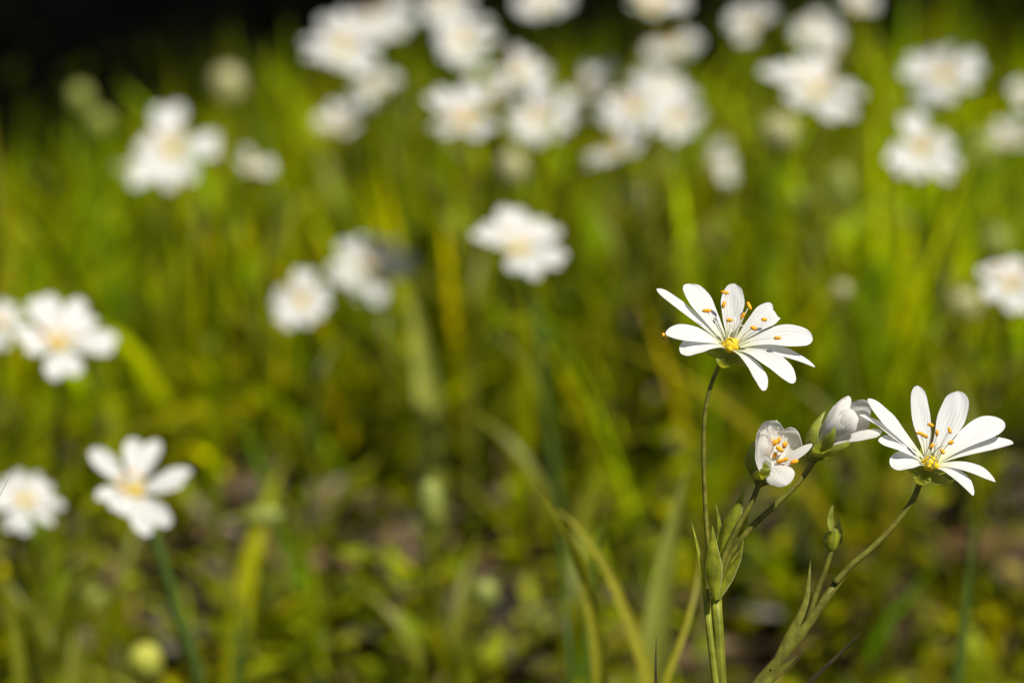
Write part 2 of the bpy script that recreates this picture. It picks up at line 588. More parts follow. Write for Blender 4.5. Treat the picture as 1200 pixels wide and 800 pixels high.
def bare(x, y):
    m = np.zeros(len(x), dtype=bool)
    for bx, by, br in BARE:
        m |= ((x - bx) / br) ** 2 + ((y - by) / (br * 1.7)) ** 2 < 1 + .25 * np.sin(np.arctan2(y - by, x - bx) * 3 + bx * 90)
    return m


# --- grass: taller blades, thicker from the middle distance on
def make_grass():
    Vs, Fs, Ts, off = [], [], [], 0
    for (n, y0, y1, Lr, Wr, keep, seg) in ((1500, .60, .78, (.03, .07), (.0020, .0045), .75, 7),
                                           (6500, .75, 1.05, (.05, .115), (.0024, .0058), .62, 7),
                                           (700, .70, .98, (.09, .15), (.0022, .0042), .3, 8),
                                           (330, .70, .93, (.088, .13), (.0034, .0056), .2, 9),
                                           (7000, .98, 1.55, (.06, .15), (.0028, .0064), .5, 7),
                                           (3500, 1.5, 3.6, (.08, .16), (.004, .008), .6, 5)):
        x, y = sow(n, y0, y1)
        ok = patch(x, y) * .5 + patch(x, y, 2.3, 4.0) * .5 > keep * (.50 + .75 * RNG.random(n))
        # little grows in the bare shade beyond
        thin = np.interp(y - np.interp(x, [-.4, -.1, .1, .5], [0, .05, .2, .22]), [1.05, 1.25], [1.0, .10]) + .45 * (x > .0)
        ok &= RNG.random(n) < thin
        ok &= ~bare(x, y)
        x, y = x[ok], y[ok]; n = len(x)
        L = RNG.uniform(*Lr, n); W = RNG.uniform(*Wr, n) * RNG.choice([.8, 1.0, 1.5], n)
        # blades stay short towards the shaded side, where the dark ground shows over them
        pxx = 600 + x / (y * .94 + .1) / K
        row = np.interp(pxx, [-300, 0, 220, 262, 300, 380, 500, 620, 760, 900, 1050, 1200, 1500], [200, 195, 172, 40, 145, 122, 92, 95, 95, 78, 72, 66, 62]) + RNG.normal(0, 1, n) * np.interp(pxx, [200, 400, 1200], [18, 40, 45])
        if Lr[0] > .085: row = row + 35 + 60 * RNG.random(n)
        hmax = CAM_H - y * np.tan(np.radians(PITCH) - np.arctan((400 - row) * K))
        keepb = hmax > .012
        if Lr[0] > .085: keepb &= ~((pxx > 370) & (pxx < 490) & (y < .86))
        L = np.minimum(L, np.maximum(hmax, .01) * 1.12)
        x, y, L, W = x[keepb], y[keepb], L[keepb], W[keepb]; n = len(x)
        az = RNG.uniform(0, 2 * np.pi, n)
        lean = np.abs(RNG.normal(.12, .16, n)); curl = np.abs(RNG.normal(.45, .4, n))
        if seg == 9: lean = np.abs(RNG.normal(.42, .22, n)); W = W * .85
        b = ((.40 + 2.0 * RNG.random(n) ** 1.8) * np.interp(y, [.75, .82, .95, 1.08], [.85, 1.1, 1.0, .72]) * (1.25 if Lr[0] > .085 else 1))[:, None]
        hue = RNG.normal(0, 1, (n, 1))
        tint = b * np.concatenate([1 + .15 * hue, 1 + 0 * hue, 1 - .1 * hue], 1)
        dry = RNG.random(n) < .07
        tint[dry] = np.array([2.0, 1.45, 18.0]) * RNG.uniform(.5, .9, (dry.sum(), 1))
        cool = RNG.random(n) < .08
        tint[cool] = np.array([.62, .95, 5.0]) * RNG.uniform(.7, 1.1, (cool.sum(), 1))
        V, F, T = blades(x, y, L, W, az, lean, curl, np.clip(tint, 0, 30), seg)
        Vs.append(V); Fs.append(F + off); Ts.append(T); off += len(V)
    mass("grass", np.concatenate(Vs), np.concatenate(Fs), np.concatenate(Ts), M_GRASS, "yellow green meadow grass growing between the white flowers")


def leaves_mass(name, x, y, z, L, W, az, tilt, fold, tint, mat, label):
    """small folded leaves lying at any tilt: six faces each"""
    n = len(x)
    prof = [(0, .18), (.3, .85), (.62, .9), (1.0, .03)]
    rows = []
    for t, w in prof:
        for u in (-1, 0, 1):
            lx = L * (t - .0)
            ly = W * .5 * w * u
            lz = fold * W * abs(u) * w - .12 * L * (t * t)
            X = lx * np.cos(tilt) - lz * np.sin(tilt)
            Z = lx * np.sin(tilt) + lz * np.cos(tilt)
            rows.append(np.stack([x + X * np.cos(az) - ly * np.sin(az), y + X * np.sin(az) + ly * np.cos(az), z + Z], -1))
    V = np.stack(rows, 1)
    m = 12
    q = []
    for i in range(3):
        for j in range(2):
            a = i * 3 + j
            q.append([a, a + 1, a + 4, a + 3])
    F = (np.arange(n)[:, None, None] * m + np.array(q)[None]).reshape(-1, 4)
    return mass(name, V.reshape(-1, 3), F, np.repeat(tint, m, 0), mat, label)


def make_cover():
    n = 56000
    x, y = sow(n, .46, 1.35, margin=.25)
    p = patch(x, y, 1.3, 1.0) * .6 + patch(x, y, 3.1, 2.2) * .4
    ok = p + .14 * np.interp(x, [.0, .06], [0, 1]) > RNG.uniform(.30, .64, n) + np.interp(y, [1.05, 1.25], [0, .5])
    ok &= ~(bare(x, y) & (RNG.random(n) < .9))
    x, y, p = x[ok], y[ok], p[ok]; n = len(x)
    h = RNG.random(n) ** 1.4 * (.012 + .045 * p)
    L = RNG.uniform(.0045, .0115, n); W = L * RNG.uniform(.28, .6, n)
    b = (.28 + 1.7 * RNG.random(n) ** 1.6)[:, None]; hue = RNG.normal(0, 1, (n, 1))
    tint = b * np.concatenate([1 + .12 * hue, np.ones((n, 1)), 1 - .1 * hue], 1)
    leaves_mass("ground_cover", x, y, terrain_z(x, y) + h, L, W, RNG.uniform(0, 6.283, n), RNG.normal(.35, .5, n),
                RNG.uniform(.05, .3, n), np.clip(tint, .05, 3), M_COVER, "low yellow green leafy ground cover between the grass and dead leaves")


def make_litter():
    n = 2600
    x, y = sow(n, .45, 2.6, margin=.3, power=1.3)
    ok = RNG.random(n) < np.interp(y, [1.0, 1.12], [1, .02]) * np.interp(x, [-.02, .05], [1, .7])
    x, y = x[ok], y[ok]; n = len(x)
    for bx, by, br in BARE:
        x = np.concatenate([x, RNG.normal(bx, br * .7, 34)]); y = np.concatenate([y, RNG.normal(by, br * 1.1, 34)])
    n = len(x)
    L = RNG.uniform(.010, .029, n); W = L * RNG.uniform(.35, .75, n)
    b = RNG.uniform(.15, .85, n)[:, None]; hue = RNG.normal(0, 1, (n, 1))
    tint = b * np.concatenate([1 + .10 * hue, np.ones((n, 1)), 1 - .15 * hue], 1)
    leaves_mass("leaf_litter", x, y, terrain_z(x, y) + RNG.random(n) * .012, L, W, RNG.uniform(0, 6.283, n), RNG.normal(.05, .25, n),
                RNG.uniform(-.1, .45, n), np.clip(tint, .03, 3), M_LITTER, "dead brown leaves scattered over the dark woodland soil")


def make_straw():
    n = 420
    x, y = sow(n, .55, 1.02)
    L = RNG.uniform(.03, .09, n); W = RNG.uniform(.0007, .0016, n)
    tint = RNG.uniform(.5, 1.9, n)[:, None] * np.array([[1.1, 1.0, .8]])
    V, F, T = blades(x, y, L, W, RNG.uniform(0, 6.283, n), RNG.uniform(.7, 1.5, n), RNG.normal(0, .5, n), tint, 5)
    mass("dead_straw", V, F, T, M_LITTER, "thin dead brown stalks lying among the ground plants")


make_straw()
make_grass()
make_cover()
make_litter()


# ------------------------------------------------------------------ unseen shade caster: trunk and crown added out of frame to darken the far ground
def make_unseen_tree():
    bx, by = 1.75, 2.6
    t = root("unseen_tree", "unseen leafy trunk and crown added to shade the far ground", "unseen_tree", (bx, by, tz(bx, by)))
    mb = MB()
    trunk = smooth_line([(bx, by, -.05), (bx - .05, by, .6), (bx - .2, by - .1, 1.4), (bx - .35, by - .15, 2.3), (bx - .5, by - .2, 3.2)], 18)
    mb.tube(trunk, [.11 - .085 * i / 17 for i in range(18)], seg=14)
    for k in range(9):
        p = trunk[7 + k]
        a = k * 2.4
        e = p + Vector((math.cos(a) * .9 - .3, math.sin(a) * .9, .25))
        ln = smooth_line([p, (p + e) / 2 + Vector((0, 0, .1)), e], 8)
        mb.tube(ln, [.028 - .022 * i / 7 for i in range(8)], seg=8)
    build("trunk", mb, M_BARK, t)
    n = 46000
    # clumps of leaves
    nc = 200
    cx = RNG.uniform(-1.6, 3.0, nc); cy = RNG.uniform(.1, 4.6, nc); cz = RNG.uniform(1.45, 2.6, nc)
    k = RNG.integers(0, nc, n)
    x = cx[k] + RNG.normal(0, .17, n); y = cy[k] + RNG.normal(0, .15, n); z = cz[k] + RNG.normal(0, .12, n)
    # keep the edge of its shade off the lit flowers: where each leaf's shadow falls
    s = z / SUN.z
    gx, gy = x - s * SUN.x, y - s * SUN.y
    edge = np.interp(gx, [-1.5, -.35, -.12, .05, .3, 1.5], [.98, .98, 1.08, 1.17, 1.20, 1.20]) + .04 * np.sin(gx * 30)
    ok = gy > edge
    x, y, z = x[ok], y[ok], z[ok]; n = len(x)
    L = RNG.uniform(.08, .13, n)
    o = leaves_mass("crown", x, y, z, L, L * .65, RNG.uniform(0, 6.28, n), RNG.normal(-.2, .4, n), RNG.uniform(.02, .15, n),
                    np.ones((n, 3)), M_CROWN, "")
    del o["kind"]; del o["label"]
    o.parent = t
    o.location = -Vector(t.location)
    return t


make_unseen_tree()


# ------------------------------------------------------------------ hero flowers
def flower_core(plant, c, axis, cr=.0030, up=.0):
    """receptacle with ovary and nectaries: the flower part that carries petals, sepals and stamens"""
    mb = MB()
    ax = axis
    mb.blob(c + ax * .0004, ax, .0024, .00110, mi=0, seg=16, n=11)
    ref = Vector((1, 0, 0)); x = ax.cross(ref).normalized(); y = ax.cross(x)
    for k in range(5):
        a = 2 * math.pi * k / 5 + .4
        mb.blob(c + (x * math.cos(a) + y * math.sin(a)) * .0011 + ax * .0005, ax, .0010, .00045, mi=0, seg=8, n=7)
    for k in range(3):      # styles
        a = 2 * math.pi * k / 3
        tip = c + ax * .0048 + (x * math.cos(a) + y * math.sin(a)) * .0012
        mb.tube(bez(c + ax * .0018, c + ax * .004, tip, 7, False), [.00010] * 6 + [.00006], seg=6, mi=1)
    return build("flower", mb, [M_OVARY, M_FILAMENT], plant, origin=c)


def add_sepals(fl, c, axis, length=.0068, W=.0026, rad=.6, az0=.3, lift=.45, skip=()):
    ref = Vector((1, 0, 0)); x = axis.cross(ref).normalized(); y = axis.cross(x)
    b = c - axis * .0016
    for k in range(5):
        if k in skip: continue
        a = az0 + 2 * math.pi * k / 5
        rd = x * math.cos(a) + y * math.sin(a)
        tip = b + rd * length * rad * 1.15 + axis * length * lift
        ctrl = b + rd * length * .62 - axis * length * .10
        mb = MB()
        n = 14
        mb.strip(bez(b, ctrl, tip, n, False), leaf_width(W, n, base=.55, peak=.30, sharp=1.5), [axis] * n, cup=.28, cols=7)
        build("sepal", mb, M_SEPAL, fl)


def hero_flower(plant, c, axis, petals, anthers, sep_az=.3, wide=.00102, sep_skip=()):
    fl = flower_core(plant, c, axis)
    for lobes in petals:
        mb = MB()
        for lb in lobes:
            (qx, qy), h, W, kw = lb
            tip = on_plane(qx, qy, c + axis * h * .001, axis)
            d = (tip - c); rd = (d - axis * d.dot(axis)).normalized()
            add_lobe(mb, c + rd * .0008 + axis * .0002, tip, axis, W * wide * random.uniform(.95, 1.05), **kw)
        build("petal", mb, M_PETAL, fl)
    ref = Vector((1, 0, 0)); x = axis.cross(ref).normalized(); y = axis.cross(x)
    for (qx, qy, h, ad) in anthers:
        tip = on_plane(qx, qy, c + axis * h * .001, axis)
        d = tip - c; rd = d - axis * d.dot(axis)
        rdn = rd.normalized() if rd.length > 1e-6 else x
        mb = MB()
        add_stamen(mb, c + rdn * .0010 + axis * .0004, tip, axis * .0008 - rdn * .0006, cam_dir(ad))
        build("stamen", mb, [M_FILAMENT, M_ANTHER], fl)
    add_sepals(fl, c, axis, az0=sep_az, skip=sep_skip)
    return fl


def zA(x, y): return (740 + x / 5, 310 + y / 5)
def zB(x, y): return (980 + x / 4.705, 430 + y / 4.705)
def zC(x, y): return (860 + x / 5, 440 + y / 5)
def zD(x, y): return (740 + x / 3.3333, 560 + y / 3.3333)


def pts(l, d):
    return [at(p[0], p[1], (p[2] if len(p) > 2 else d)) for p in l]


def tube_part(name, line, r0, r1, mat, plant, n=28, seg=12, up_to_ground=None):
    ln = smooth_line(line, n)
    mb = MB()
    mb.tube(ln, [r0 + (r1 - r0) * i / (n - 1) for i in range(n)], seg=seg)
    return build(name, mb, mat, plant)


def leaf_part(name, line, W, mat, plant, face=(0, .2, 1), cup=.25, base=.45, peak=.3, sharp=1.2, n=20, twist=0):
    ln = smooth_line(line, n)
    mb = MB()
    nr = [cam_dir(face)] * n
    if twist:
        nr = [Quaternion((ln[-1] - ln[0]).normalized(), R(twist) * i / n) @ cam_dir(face) for i in range(n)]
    mb.strip(ln, leaf_width(W, n, base, peak, sharp), nr, cup=cup, cols=7)
    return build(name, mb, mat, plant)


# ---- plant one: the tall flower and two half-open ones on a forked stem
foot = at(846, 800, .452); foot = Vector((foot.x + .004, foot.y + .01, tz(foot.x, foot.y)))
P1 = root("stitchwort_plant", "sharp forked flower stalk with one wide open white flower above two half-open flowers", "flower plant", foot, "white woodland flowers")
tube_part("stem", [foot, at(848, 900, .452), at(845, 800, .450), at(842, 745, .450), at(838.5, 692, .450)], .0011, .0008, M_STEM, P1)
tube_part("stem", [foot + Vector((-.003, .001, 0)), at(846, 900, .449), at(839, 805, .448), at(831, 735, .449), at(827, 690, .450)], .0007, .0005, M_STEM, P1)
tube_part("pedicel", pts([(834, 665), (829, 630), (826, 580), (824.5, 530), (826, 485), (833, 452), (843, 427)], .450), .00036, .00030, M_PEDICEL, P1, n=40)
tube_part("pedicel", pts([(839, 685), (848, 655), (864, 618), (880, 590), (891, 563)], .449), .00048, .00040, M_PEDICEL, P1, n=30)
tube_part("pedicel", pts([(841, 688), (856, 650), (880, 618), (908, 592), (935, 566), (955, 538)], .451), .00048, .00040, M_PEDICEL, P1, n=34)
# bracts round the fork
leaf_part("bract", pts([zD(288, 480), zD(272, 360), zD(252, 250), zD(232, 160)], .449), .0013, M_BRACT, P1, face=(.9, .1, .5), cup=.3)
leaf_part("bract", pts([zD(330, 475), zD(322, 390), zD(318, 290), zD(316, 185)], .447), .0026, M_BRACT, P1, face=(-.15, .2, 1), cup=-.38, base=.25, peak=.45, sharp=1.1)
leaf_part("bract", pts([zD(335, 470), zD(375, 380), zD(415, 310), zD(438, 235)], .4485), .0020, M_BRACT, P1, face=(.7, .2, .7), cup=.3, base=.4, peak=.4)
leaf_part("bract", pts([zD(350, 300), zD(372, 220), zD(405, 130), zD(438, 52)], .450), .0030, M_BRACT, P1, face=(-.5, .35, .8), cup=-.25, base=.3, peak=.5, sharp=1.3)
leaf_part("bract", pts([zD(335, 300), zD(343, 220), zD(338, 150), zD(328, 95)], .4515), .0012, M_BRACT, P1, face=(.6, .2, .7), cup=.2)
leaf_part("bract", pts([zD(350, 420), zD(385, 320), zD(430, 210), zD(462, 120)], .4525), .0016, M_BRACT, P1, face=(.5, .3, .8), cup=.2)
leaf_part("leaf", [foot + Vector((0, 0, .08)), foot + Vector((-.02, -.004, .10)), foot + Vector((-.045, -.01, .105))], .0045, M_LEAF, P1, face=(0, .9, .3))
leaf_part("leaf", [foot + Vector((0, 0, .08)), foot + Vector((.02, -.004, .10)), foot + Vector((.045, -.01, .10))], .0045, M_LEAF, P1, face=(0, .9, .3))

aA = cam_dir((.14, .77, .62))
cA = at(855.5, 407, .450)
hero_flower(P1, cA, aA, [
    [(zA(150, 140), 6.0, 3.0, dict(twist=14, bulge=.0012)), (zA(335, 112), 5.4, 4.6, dict(twist=8, bulge=.0012, peak=.68))],
    [(zA(200, 398), 2.6, 3.7, dict(twist=-4, bulge=.0022)), (zA(290, 520), 1.2, 3.4, dict(twist=-10, bulge=.0026))],
    [(zA(770, 738), .3, 2.5, dict(twist=-18, bulge=.0022)), (zA(950, 695), .6, 3.7, dict(twist=0, bulge=.0030))],
    [(zA(1062, 440), 3.0, 4.1, dict(twist=12, bulge=.0022)), (zA(1075, 597), .2, 2.8, dict(twist=-14, bulge=.0026))],
    [(zA(608, 112), 6.4, 3.4, dict(twist=0, bulge=.0004)), (zA(880, 245), 4.6, 3.6, dict(twist=14, bulge=.0016, curl=.0022))],
], [(*zA(550, 163), 7.0, (.9, -.25, .3)), (*zA(440, 270), 5.5, (1, .05, .2)), (*zA(575, 325), 4.6, (1, .1, .3)), (*zA(690, 242), 5.5, (.35, -.8, .3)),
    (*zA(778, 322), 4.6, (.9, -.1, .4)), (*zA(715, 372), 4.8, (1, -.3, .3)), (*zA(855, 430), 4.6, (1, .1, .3)), (*zA(540, 235), 5.5, (.3, .9, .2)),
    (*zA(192, 420), 1.6, (.3, -.8, .3)), (*zA(652, 300), 4.8, (.5, .8, .3))], sep_az=.30)

# half-open flower that shows its anthers
def cup_flower(plant, c, axis, petals, anthers, sepals, mat):
    mb = MB()
    mb.blob(c - axis * .0004, axis, .0024, .0014, mi=0, seg=16, n=11)
    mb.tube([c - axis * .0026, c - axis * .0012, c], [.0006, .0015, .0019], seg=14, mi=1)
    fl = build("half_open_flower", mb, [M_OVARY, M_SEPAL], plant, origin=c)
    for lobes in petals:
        mb = MB()
        for (tip, td), (mid, md), W, kw in lobes:
            T = at(*tip, .45 - td * .001); Mx = at(*mid, .45 - md * .001)
            axn = kw.pop("n", None)
            nn = cam_dir(axn) if axn else axis
            add_lobe(mb, c, T, nn, W * .001, mid=Mx, **kw)
        build("petal", mb, mat, fl)
    for (q, dd, ad) in anthers:
        T = at(*q, .45 - dd * .001)
        mb = MB()
        add_stamen(mb, c + axis * .0005, T, Vector((0, 0, .0003)), cam_dir(ad), alen=.00115, arad=.00033)
        build("stamen", mb, [M_FILAMENT, M_ANTHER], fl)
    for (tip, td), (mid, md), W, nrm in sepals:
        mb = MB(); n = 16
        ln = bez(c - axis * .002, at(*mid, .45 - md * .001), at(*tip, .45 - td * .001), n, False)
        mb.strip(ln, leaf_width(W * .001, n, base=.6, peak=.4, sharp=1.4), [cam_dir(nrm)] * n, cup=-.3, cols=7)
        build("sepal", mb, M_SEPAL, fl)
    return fl


aC = cam_dir((.28, .72, .62))
cC = at(*zC(180, 565), .450)
cup_flower(P1, cC, aC, [
    [((zC(212, 272), 0), (zC(105, 380), 1), 3.6, dict(n=(.6, 0, .8), cup=.35, base=.6)), ((zC(190, 300), 1.5), (zC(110, 420), 3), 3.4, dict(n=(.8, 0, .6), cup=.35, base=.6))],
    [((zC(275, 282), -2.5), (zC(205, 400), -3), 4.6, dict(n=(.05, 0, 1), cup=.35, base=.6)), ((zC(245, 300), -2), (zC(190, 400), -2), 4.0, dict(n=(.2, 0, 1), cup=.3, base=.6))],
    [((zC(365, 325), -1), (zC(330, 440), -3), 4.6, dict(n=(-.35, .1, .9), cup=.35, base=.6)), ((zC(330, 300), -2), (zC(290, 430), -4), 4.2, dict(n=(-.15, 0, 1), cup=.3, base=.6))],
    [((zC(305, 645), 4.5), (zC(250, 470), 3.6), 4.4, dict(n=(.1, .3, .95), cup=-.12, base=.55, peak=.7)), ((zC(460, 400), 2.5), (zC(280, 530), 4.0), 1.5, dict(n=(-.3, .4, .9), cup=.1, base=.7))],
    [((zC(182, 345), 2.6), (zC(128, 470), 3.8), 3.4, dict(n=(.6, .1, .8), cup=.22, base=.7)), ((zC(212, 490), 4.2), (zC(150, 530), 4.6), 2.8, dict(n=(.4, .3, .9), cup=.15, base=.75))],
], [(zC(212, 388), .6, (.3, .9, .2)), (zC(240, 392), 1.6, (.5, .7, .3)), (zC(268, 430), 2.4, (.9, -.6, .3)), (zC(298, 405), .6, (.4, .8, .3)), (zC(262, 380), -.4, (.3, .8, .3)),
    (zC(240, 465), 1.6, (.4, .8, .3)), (zC(270, 500), 3.2, (.9, .3, .3)), (zC(300, 492), 3.4, (.9, .35, .3)), (zC(353, 505), 3.2, (.9, .35, .3)), (zC(198, 440), 1.0, (.2, .9, .2))],
    [((zC(120, 380), 1), (zC(95, 520), 2), 4.2, (-.5, 0, .8)), ((zC(215, 545), 5), (zC(150, 590), 5), 2.6, (0, -.3, 1)), ((zC(250, 255), -4), (zC(240, 430), -5), 3.4, (0, 0, 1)),
     ((zC(380, 420), -1), (zC(290, 560), 0), 2.6, (.5, -.4, .7)), ((zC(140, 440), -3), (zC(120, 520), -3), 3, (-.6, 0, .6))], M_PETAL_BUD)

# half-open flower seen from the side
aD = cam_dir((.66, .70, .20))
cD = at(*zC(505, 420), .451)
cup_flower(P1, cD, aD, [
    [((zC(672, 118), 0), (zC(585, 250), 3), 2.9, dict(n=(-.6, .5, .7), cup=-.18, base=.6)), ((zC(648, 138), 1), (zC(560, 262), 3.6), 2.6, dict(n=(-.5, .4, .8), cup=-.18, base=.6))],
    [((zC(728, 245), 3), (zC(640, 225), 4.5), 3.8, dict(n=(-.1, .2, 1), cup=-.2, base=.5, peak=.6)), ((zC(722, 268), 2.4), (zC(612, 272), 4.6), 3.0, dict(n=(.1, 0, 1), cup=-.18, base=.55))],
    [((zC(806, 190), -3), (zC(660, 215), -3.5), 3.8, dict(n=(.1, -.2, 1), cup=.2, base=.5, peak=.72)), ((zC(800, 240), -2), (zC(680, 290), -3), 3.6, dict(n=(.1, -.2, 1), cup=.2, base=.5))],
    [((zC(868, 322), 1.5), (zC(680, 330), 3), 2.2, dict(n=(.3, .75, .45), cup=-.2, base=.6, twist=10)), ((zC(800, 330), 0), (zC(650, 360), 1), 2.6, dict(n=(.3, .75, .45), cup=-.2, base=.6))],
    [((zC(610, 210), -4), (zC(540, 300), -4), 3.2, dict(n=(.4, -.3, .8), cup=.3, base=.6)), ((zC(580, 250), -2), (zC(520, 330), -3), 3, dict(n=(.4, -.3, .8), cup=.3, base=.6))],
], [], [((zC(535, 208), 0), (zC(418, 330), 2), 2.4, (-.65, .2, .7)), ((zC(592, 302), 4.8), (zC(560, 420), 5), 2.3, (0, -.1, 1)), ((zC(725, 365), 2), (zC(600, 480), 3), 3.0, (.4, -.6, .7)),
        ((zC(560, 260), -5), (zC(490, 360), -4), 3, (0, 0, 1)), ((zC(545, 478), 1.5), (zC(520, 470), 2), 2, (.1, -.8, .5))], M_PETAL_BUD)

# ---- plant two: the right-hand open flower on a long bent stalk
foot2 = at(880, 815, .452); foot2 = Vector((foot2.x - .035, foot2.y + .0, tz(foot2.x, foot2.y)))
P2 = root("stitchwort_plant", "sharp white open flower on a long bent stalk curving up from the lower right", "flower plant", foot2, "white woodland flowers")
tube_part("stem", [foot2, at(835, 900, .452), at(880, 808, .451), at(914, 770, .451), at(944, 735, .451), at(962, 708, .451), at(980, 681, .451), at(984, 677.5, .451)], .0010, .00056, M_PEDICEL, P2, n=36)
tube_part("pedicel", pts([(978, 683), (998, 662), (1028, 636), (1052, 610), (1070, 585), (1079, 563)], .4505), .00050, .00042, M_PEDICEL, P2, n=36)
leaf_part("leaf", pts([(905, 785, .450), (940, 742, .450), (968, 705, .450), (993, 674, .450)], .45), .0019, M_PEDICEL, P2, face=(-.5, .4, .8))
leaf_part("leaf", pts([(905, 782, .453), (925, 742, .454), (943, 705, .455), (950, 655, .457)], .45), .0022, M_PEDICEL, P2, face=(.7, .1, .7))
leaf_part("leaf", pts([(880, 812, .449), (912, 788, .449), (935, 768, .448)], .45), .0022, M_PEDICEL, P2, face=(-.3, .6, .8))
tube_part("pedicel", pts([(945, 733), (955, 700), (967, 668), (974, 645)], .457), .0005, .0004, M_PEDICEL, P2)
mb = MB()
b0 = at(974, 645, .457); b1 = at(978, 618, .457)
mb.blob((b0 + b1) / 2, b1 - b0, .0040, .00095, seg=14, n=11, power=.8)
bud = build("bud", mb, M_BRACT, P2)
for sx_ in (-1, 1):
    mb = MB()
    ln = [b0, (b0 + b1) / 2 + RIGHT * .0009 * sx_, b1 + RIGHT * .0004 * sx_ + UP * .001 * (1 + sx_)]
    mb.strip(smooth_line(ln, 10), leaf_width(.0016, 10), [cam_dir((sx_ * .4, 0, 1))] * 10, cup=-.2)
    build("sepal", mb, M_SEPAL, bud)
leaf_part("bract", pts([(974, 622, .456), (973, 606, .456), (977, 586, .456)], .456), .0011, M_SEPAL, P2, face=(.3, .2, 1))

aB = cam_dir((.20, .76, .62))
cB = at(1089, 545, .450)
hero_flower(P2, cB, aB, [
    [(zB(178, 172), 5.6, 4.0, dict(twist=14, bulge=.0006, peak=.68)), (zB(130, 266), 4.6, 2.7, dict(twist=22, bulge=.0010))],
    [(zB(232, 400), 2.8, 3.3, dict(twist=6, bulge=.0018)), (zB(303, 548), .8, 3.4, dict(twist=-8, bulge=.0022))],
    [(zB(450, 102), 7.0, 3.1, dict(twist=6, bulge=0)), (zB(672, 132), 7.0, 4.1, dict(twist=-6, bulge=0, peak=.7))],
    [(zB(930, 308), 4.2, 4.1, dict(twist=0, bulge=.0016, peak=.7)), (zB(976, 415), 2.4, 3.1, dict(twist=-10, bulge=.0016))],
    [(zB(877, 628), .2, 3.0, dict(twist=-12, bulge=.0024)), (zB(757, 706), -.4, 3.0, dict(twist=-14, bulge=.0024))],
], [(*zB(520, 318), 6.6, (1, -.3, .3)), (*zB(488, 378), 5.2, (.9, -.5, .3)), (*zB(460, 365), 5.2, (1, -.1, .3)), (*zB(555, 363), 5.8, (0, 1, .3)), (*zB(626, 348), 6.0, (.2, -.9, .3)),
    (*zB(632, 415), 5.0, (.9, .45, .3)), (*zB(526, 436), 4.6, (.6, .7, .3)), (*zB(586, 465), 4.4, (.6, -.8, .3))], sep_az=.15, wide=.00099)

# ------------------------------------------------------------------ flowers further back
def local_flower(seed, cup=.25, droop=0, R0=.0118):
    """meshes for one kind of flower in its own frame (axis +Z): core, petals, stamen, sepals"""
    rr = random.Random(seed)
    Z = Vector((0, 0, 1))
    out = {"petal": [], "stamen": [], "sepal": []}
    for k in range(5):
        a0 = 2 * math.pi * k / 5 + rr.uniform(-.2, .2)
        mb = MB()
        mb.v = []
        hk = cup + rr.uniform(-.28, .24); Lk = rr.uniform(.82, 1.08); tk = rr.uniform(-25, 25)
        for s in (-1, 1):
            a = a0 + s * rr.uniform(.20, .30)
            L = R0 * Lk * rr.uniform(.94, 1.06)
            tip = Vector((math.cos(a) * L * (1 - .3 * max(cup - .3, 0)), math.sin(a) * L * (1 - .3 * max(cup - .3, 0)), L * hk))
            rd = Vector((math.cos(a0), math.sin(a0), 0))
            add_lobe(mb, rd * .0007 + Z * .0002, tip, Z, R0 * rr.uniform(.36, .46), twist=tk + rr.uniform(-12, 12), bulge=rr.uniform(.0008, .0024), n=12)
        out["petal"].append(mb)
    for k in range(9):
        a = 2 * math.pi * k / 9 + rr.uniform(-.2, .2)
        r_ = rr.uniform(.0020, .0052)
        rd = Vector((math.cos(a), math.sin(a), 0))
        mb = MB()
        add_stamen(mb, rd * .001 + Z * .0004, rd * r_ + Z * rr.uniform(.0035, .0055), Z * .0008, rd + Z * rr.uniform(-.5, .5), alen=.0013, arad=.00042)
        out["stamen"].append(mb)
    for k in range(5):
        a = 2 * math.pi * (k + .5) / 5
        rd = Vector((math.cos(a), math.sin(a), 0))
        mb = MB(); b = -Z * .0016
        mb.strip(bez(b, b + rd * .0042 - Z * .0007, b + rd * .0050 + Z * .0030, 8, False), leaf_width(.0026, 8, .55, .3, 1.5), Z, cup=.25, cols=5)
        out["sepal"].append(mb)
    mb = MB(); mb.blob(Z * .0005, Z, .0030, .0014, seg=12, n=9)
    for k in range(5):
        a = 2 * math.pi * k / 5 + .4
        mb.blob(Vector((math.cos(a) * .0012, math.sin(a) * .0012, .0007)), Z, .0012, .0007, seg=8, n=6)
    out["core"] = mb
    # turn into mesh data shared by every copy of the kind
    data = {}
    def me_of(nm, mb_, mats):
        o = build(nm, mb_, mats, origin=(0, 0, 0)); me = o.data
        bpy.data.objects.remove(o)
        return me
    data["core"] = me_of("flower", out["core"], [M_OVARY])
    data["petal"] = [me_of("petal", p, [M_PETAL]) for p in out["petal"]]
    data["stamen"] = [me_of("stamen", p, [M_FILAMENT, M_ANTHER]) for p in out["stamen"]]
    data["sepal"] = [me_of("sepal", p, [M_SEPAL]) for p in out["sepal"]]
    return data


KINDS = {"open": local_flower(1, .22), "flat": local_flower(2, .10), "cup": local_flower(3, .55), "wide": local_flower(4, .32), "half": local_flower(5, .95)}
VARIANTS = {"open": [KINDS["open"], local_flower(11, .30), local_flower(12, .2)], "flat": [KINDS["flat"], local_flower(13, .12)], "wide": [KINDS["wide"], local_flower(14, .4), local_flower(15, .3)]}


def child(name, me, parent):
    o = bpy.data.objects.new(name, me)
    COL.objects.link(o)
    o.parent = parent
    return o


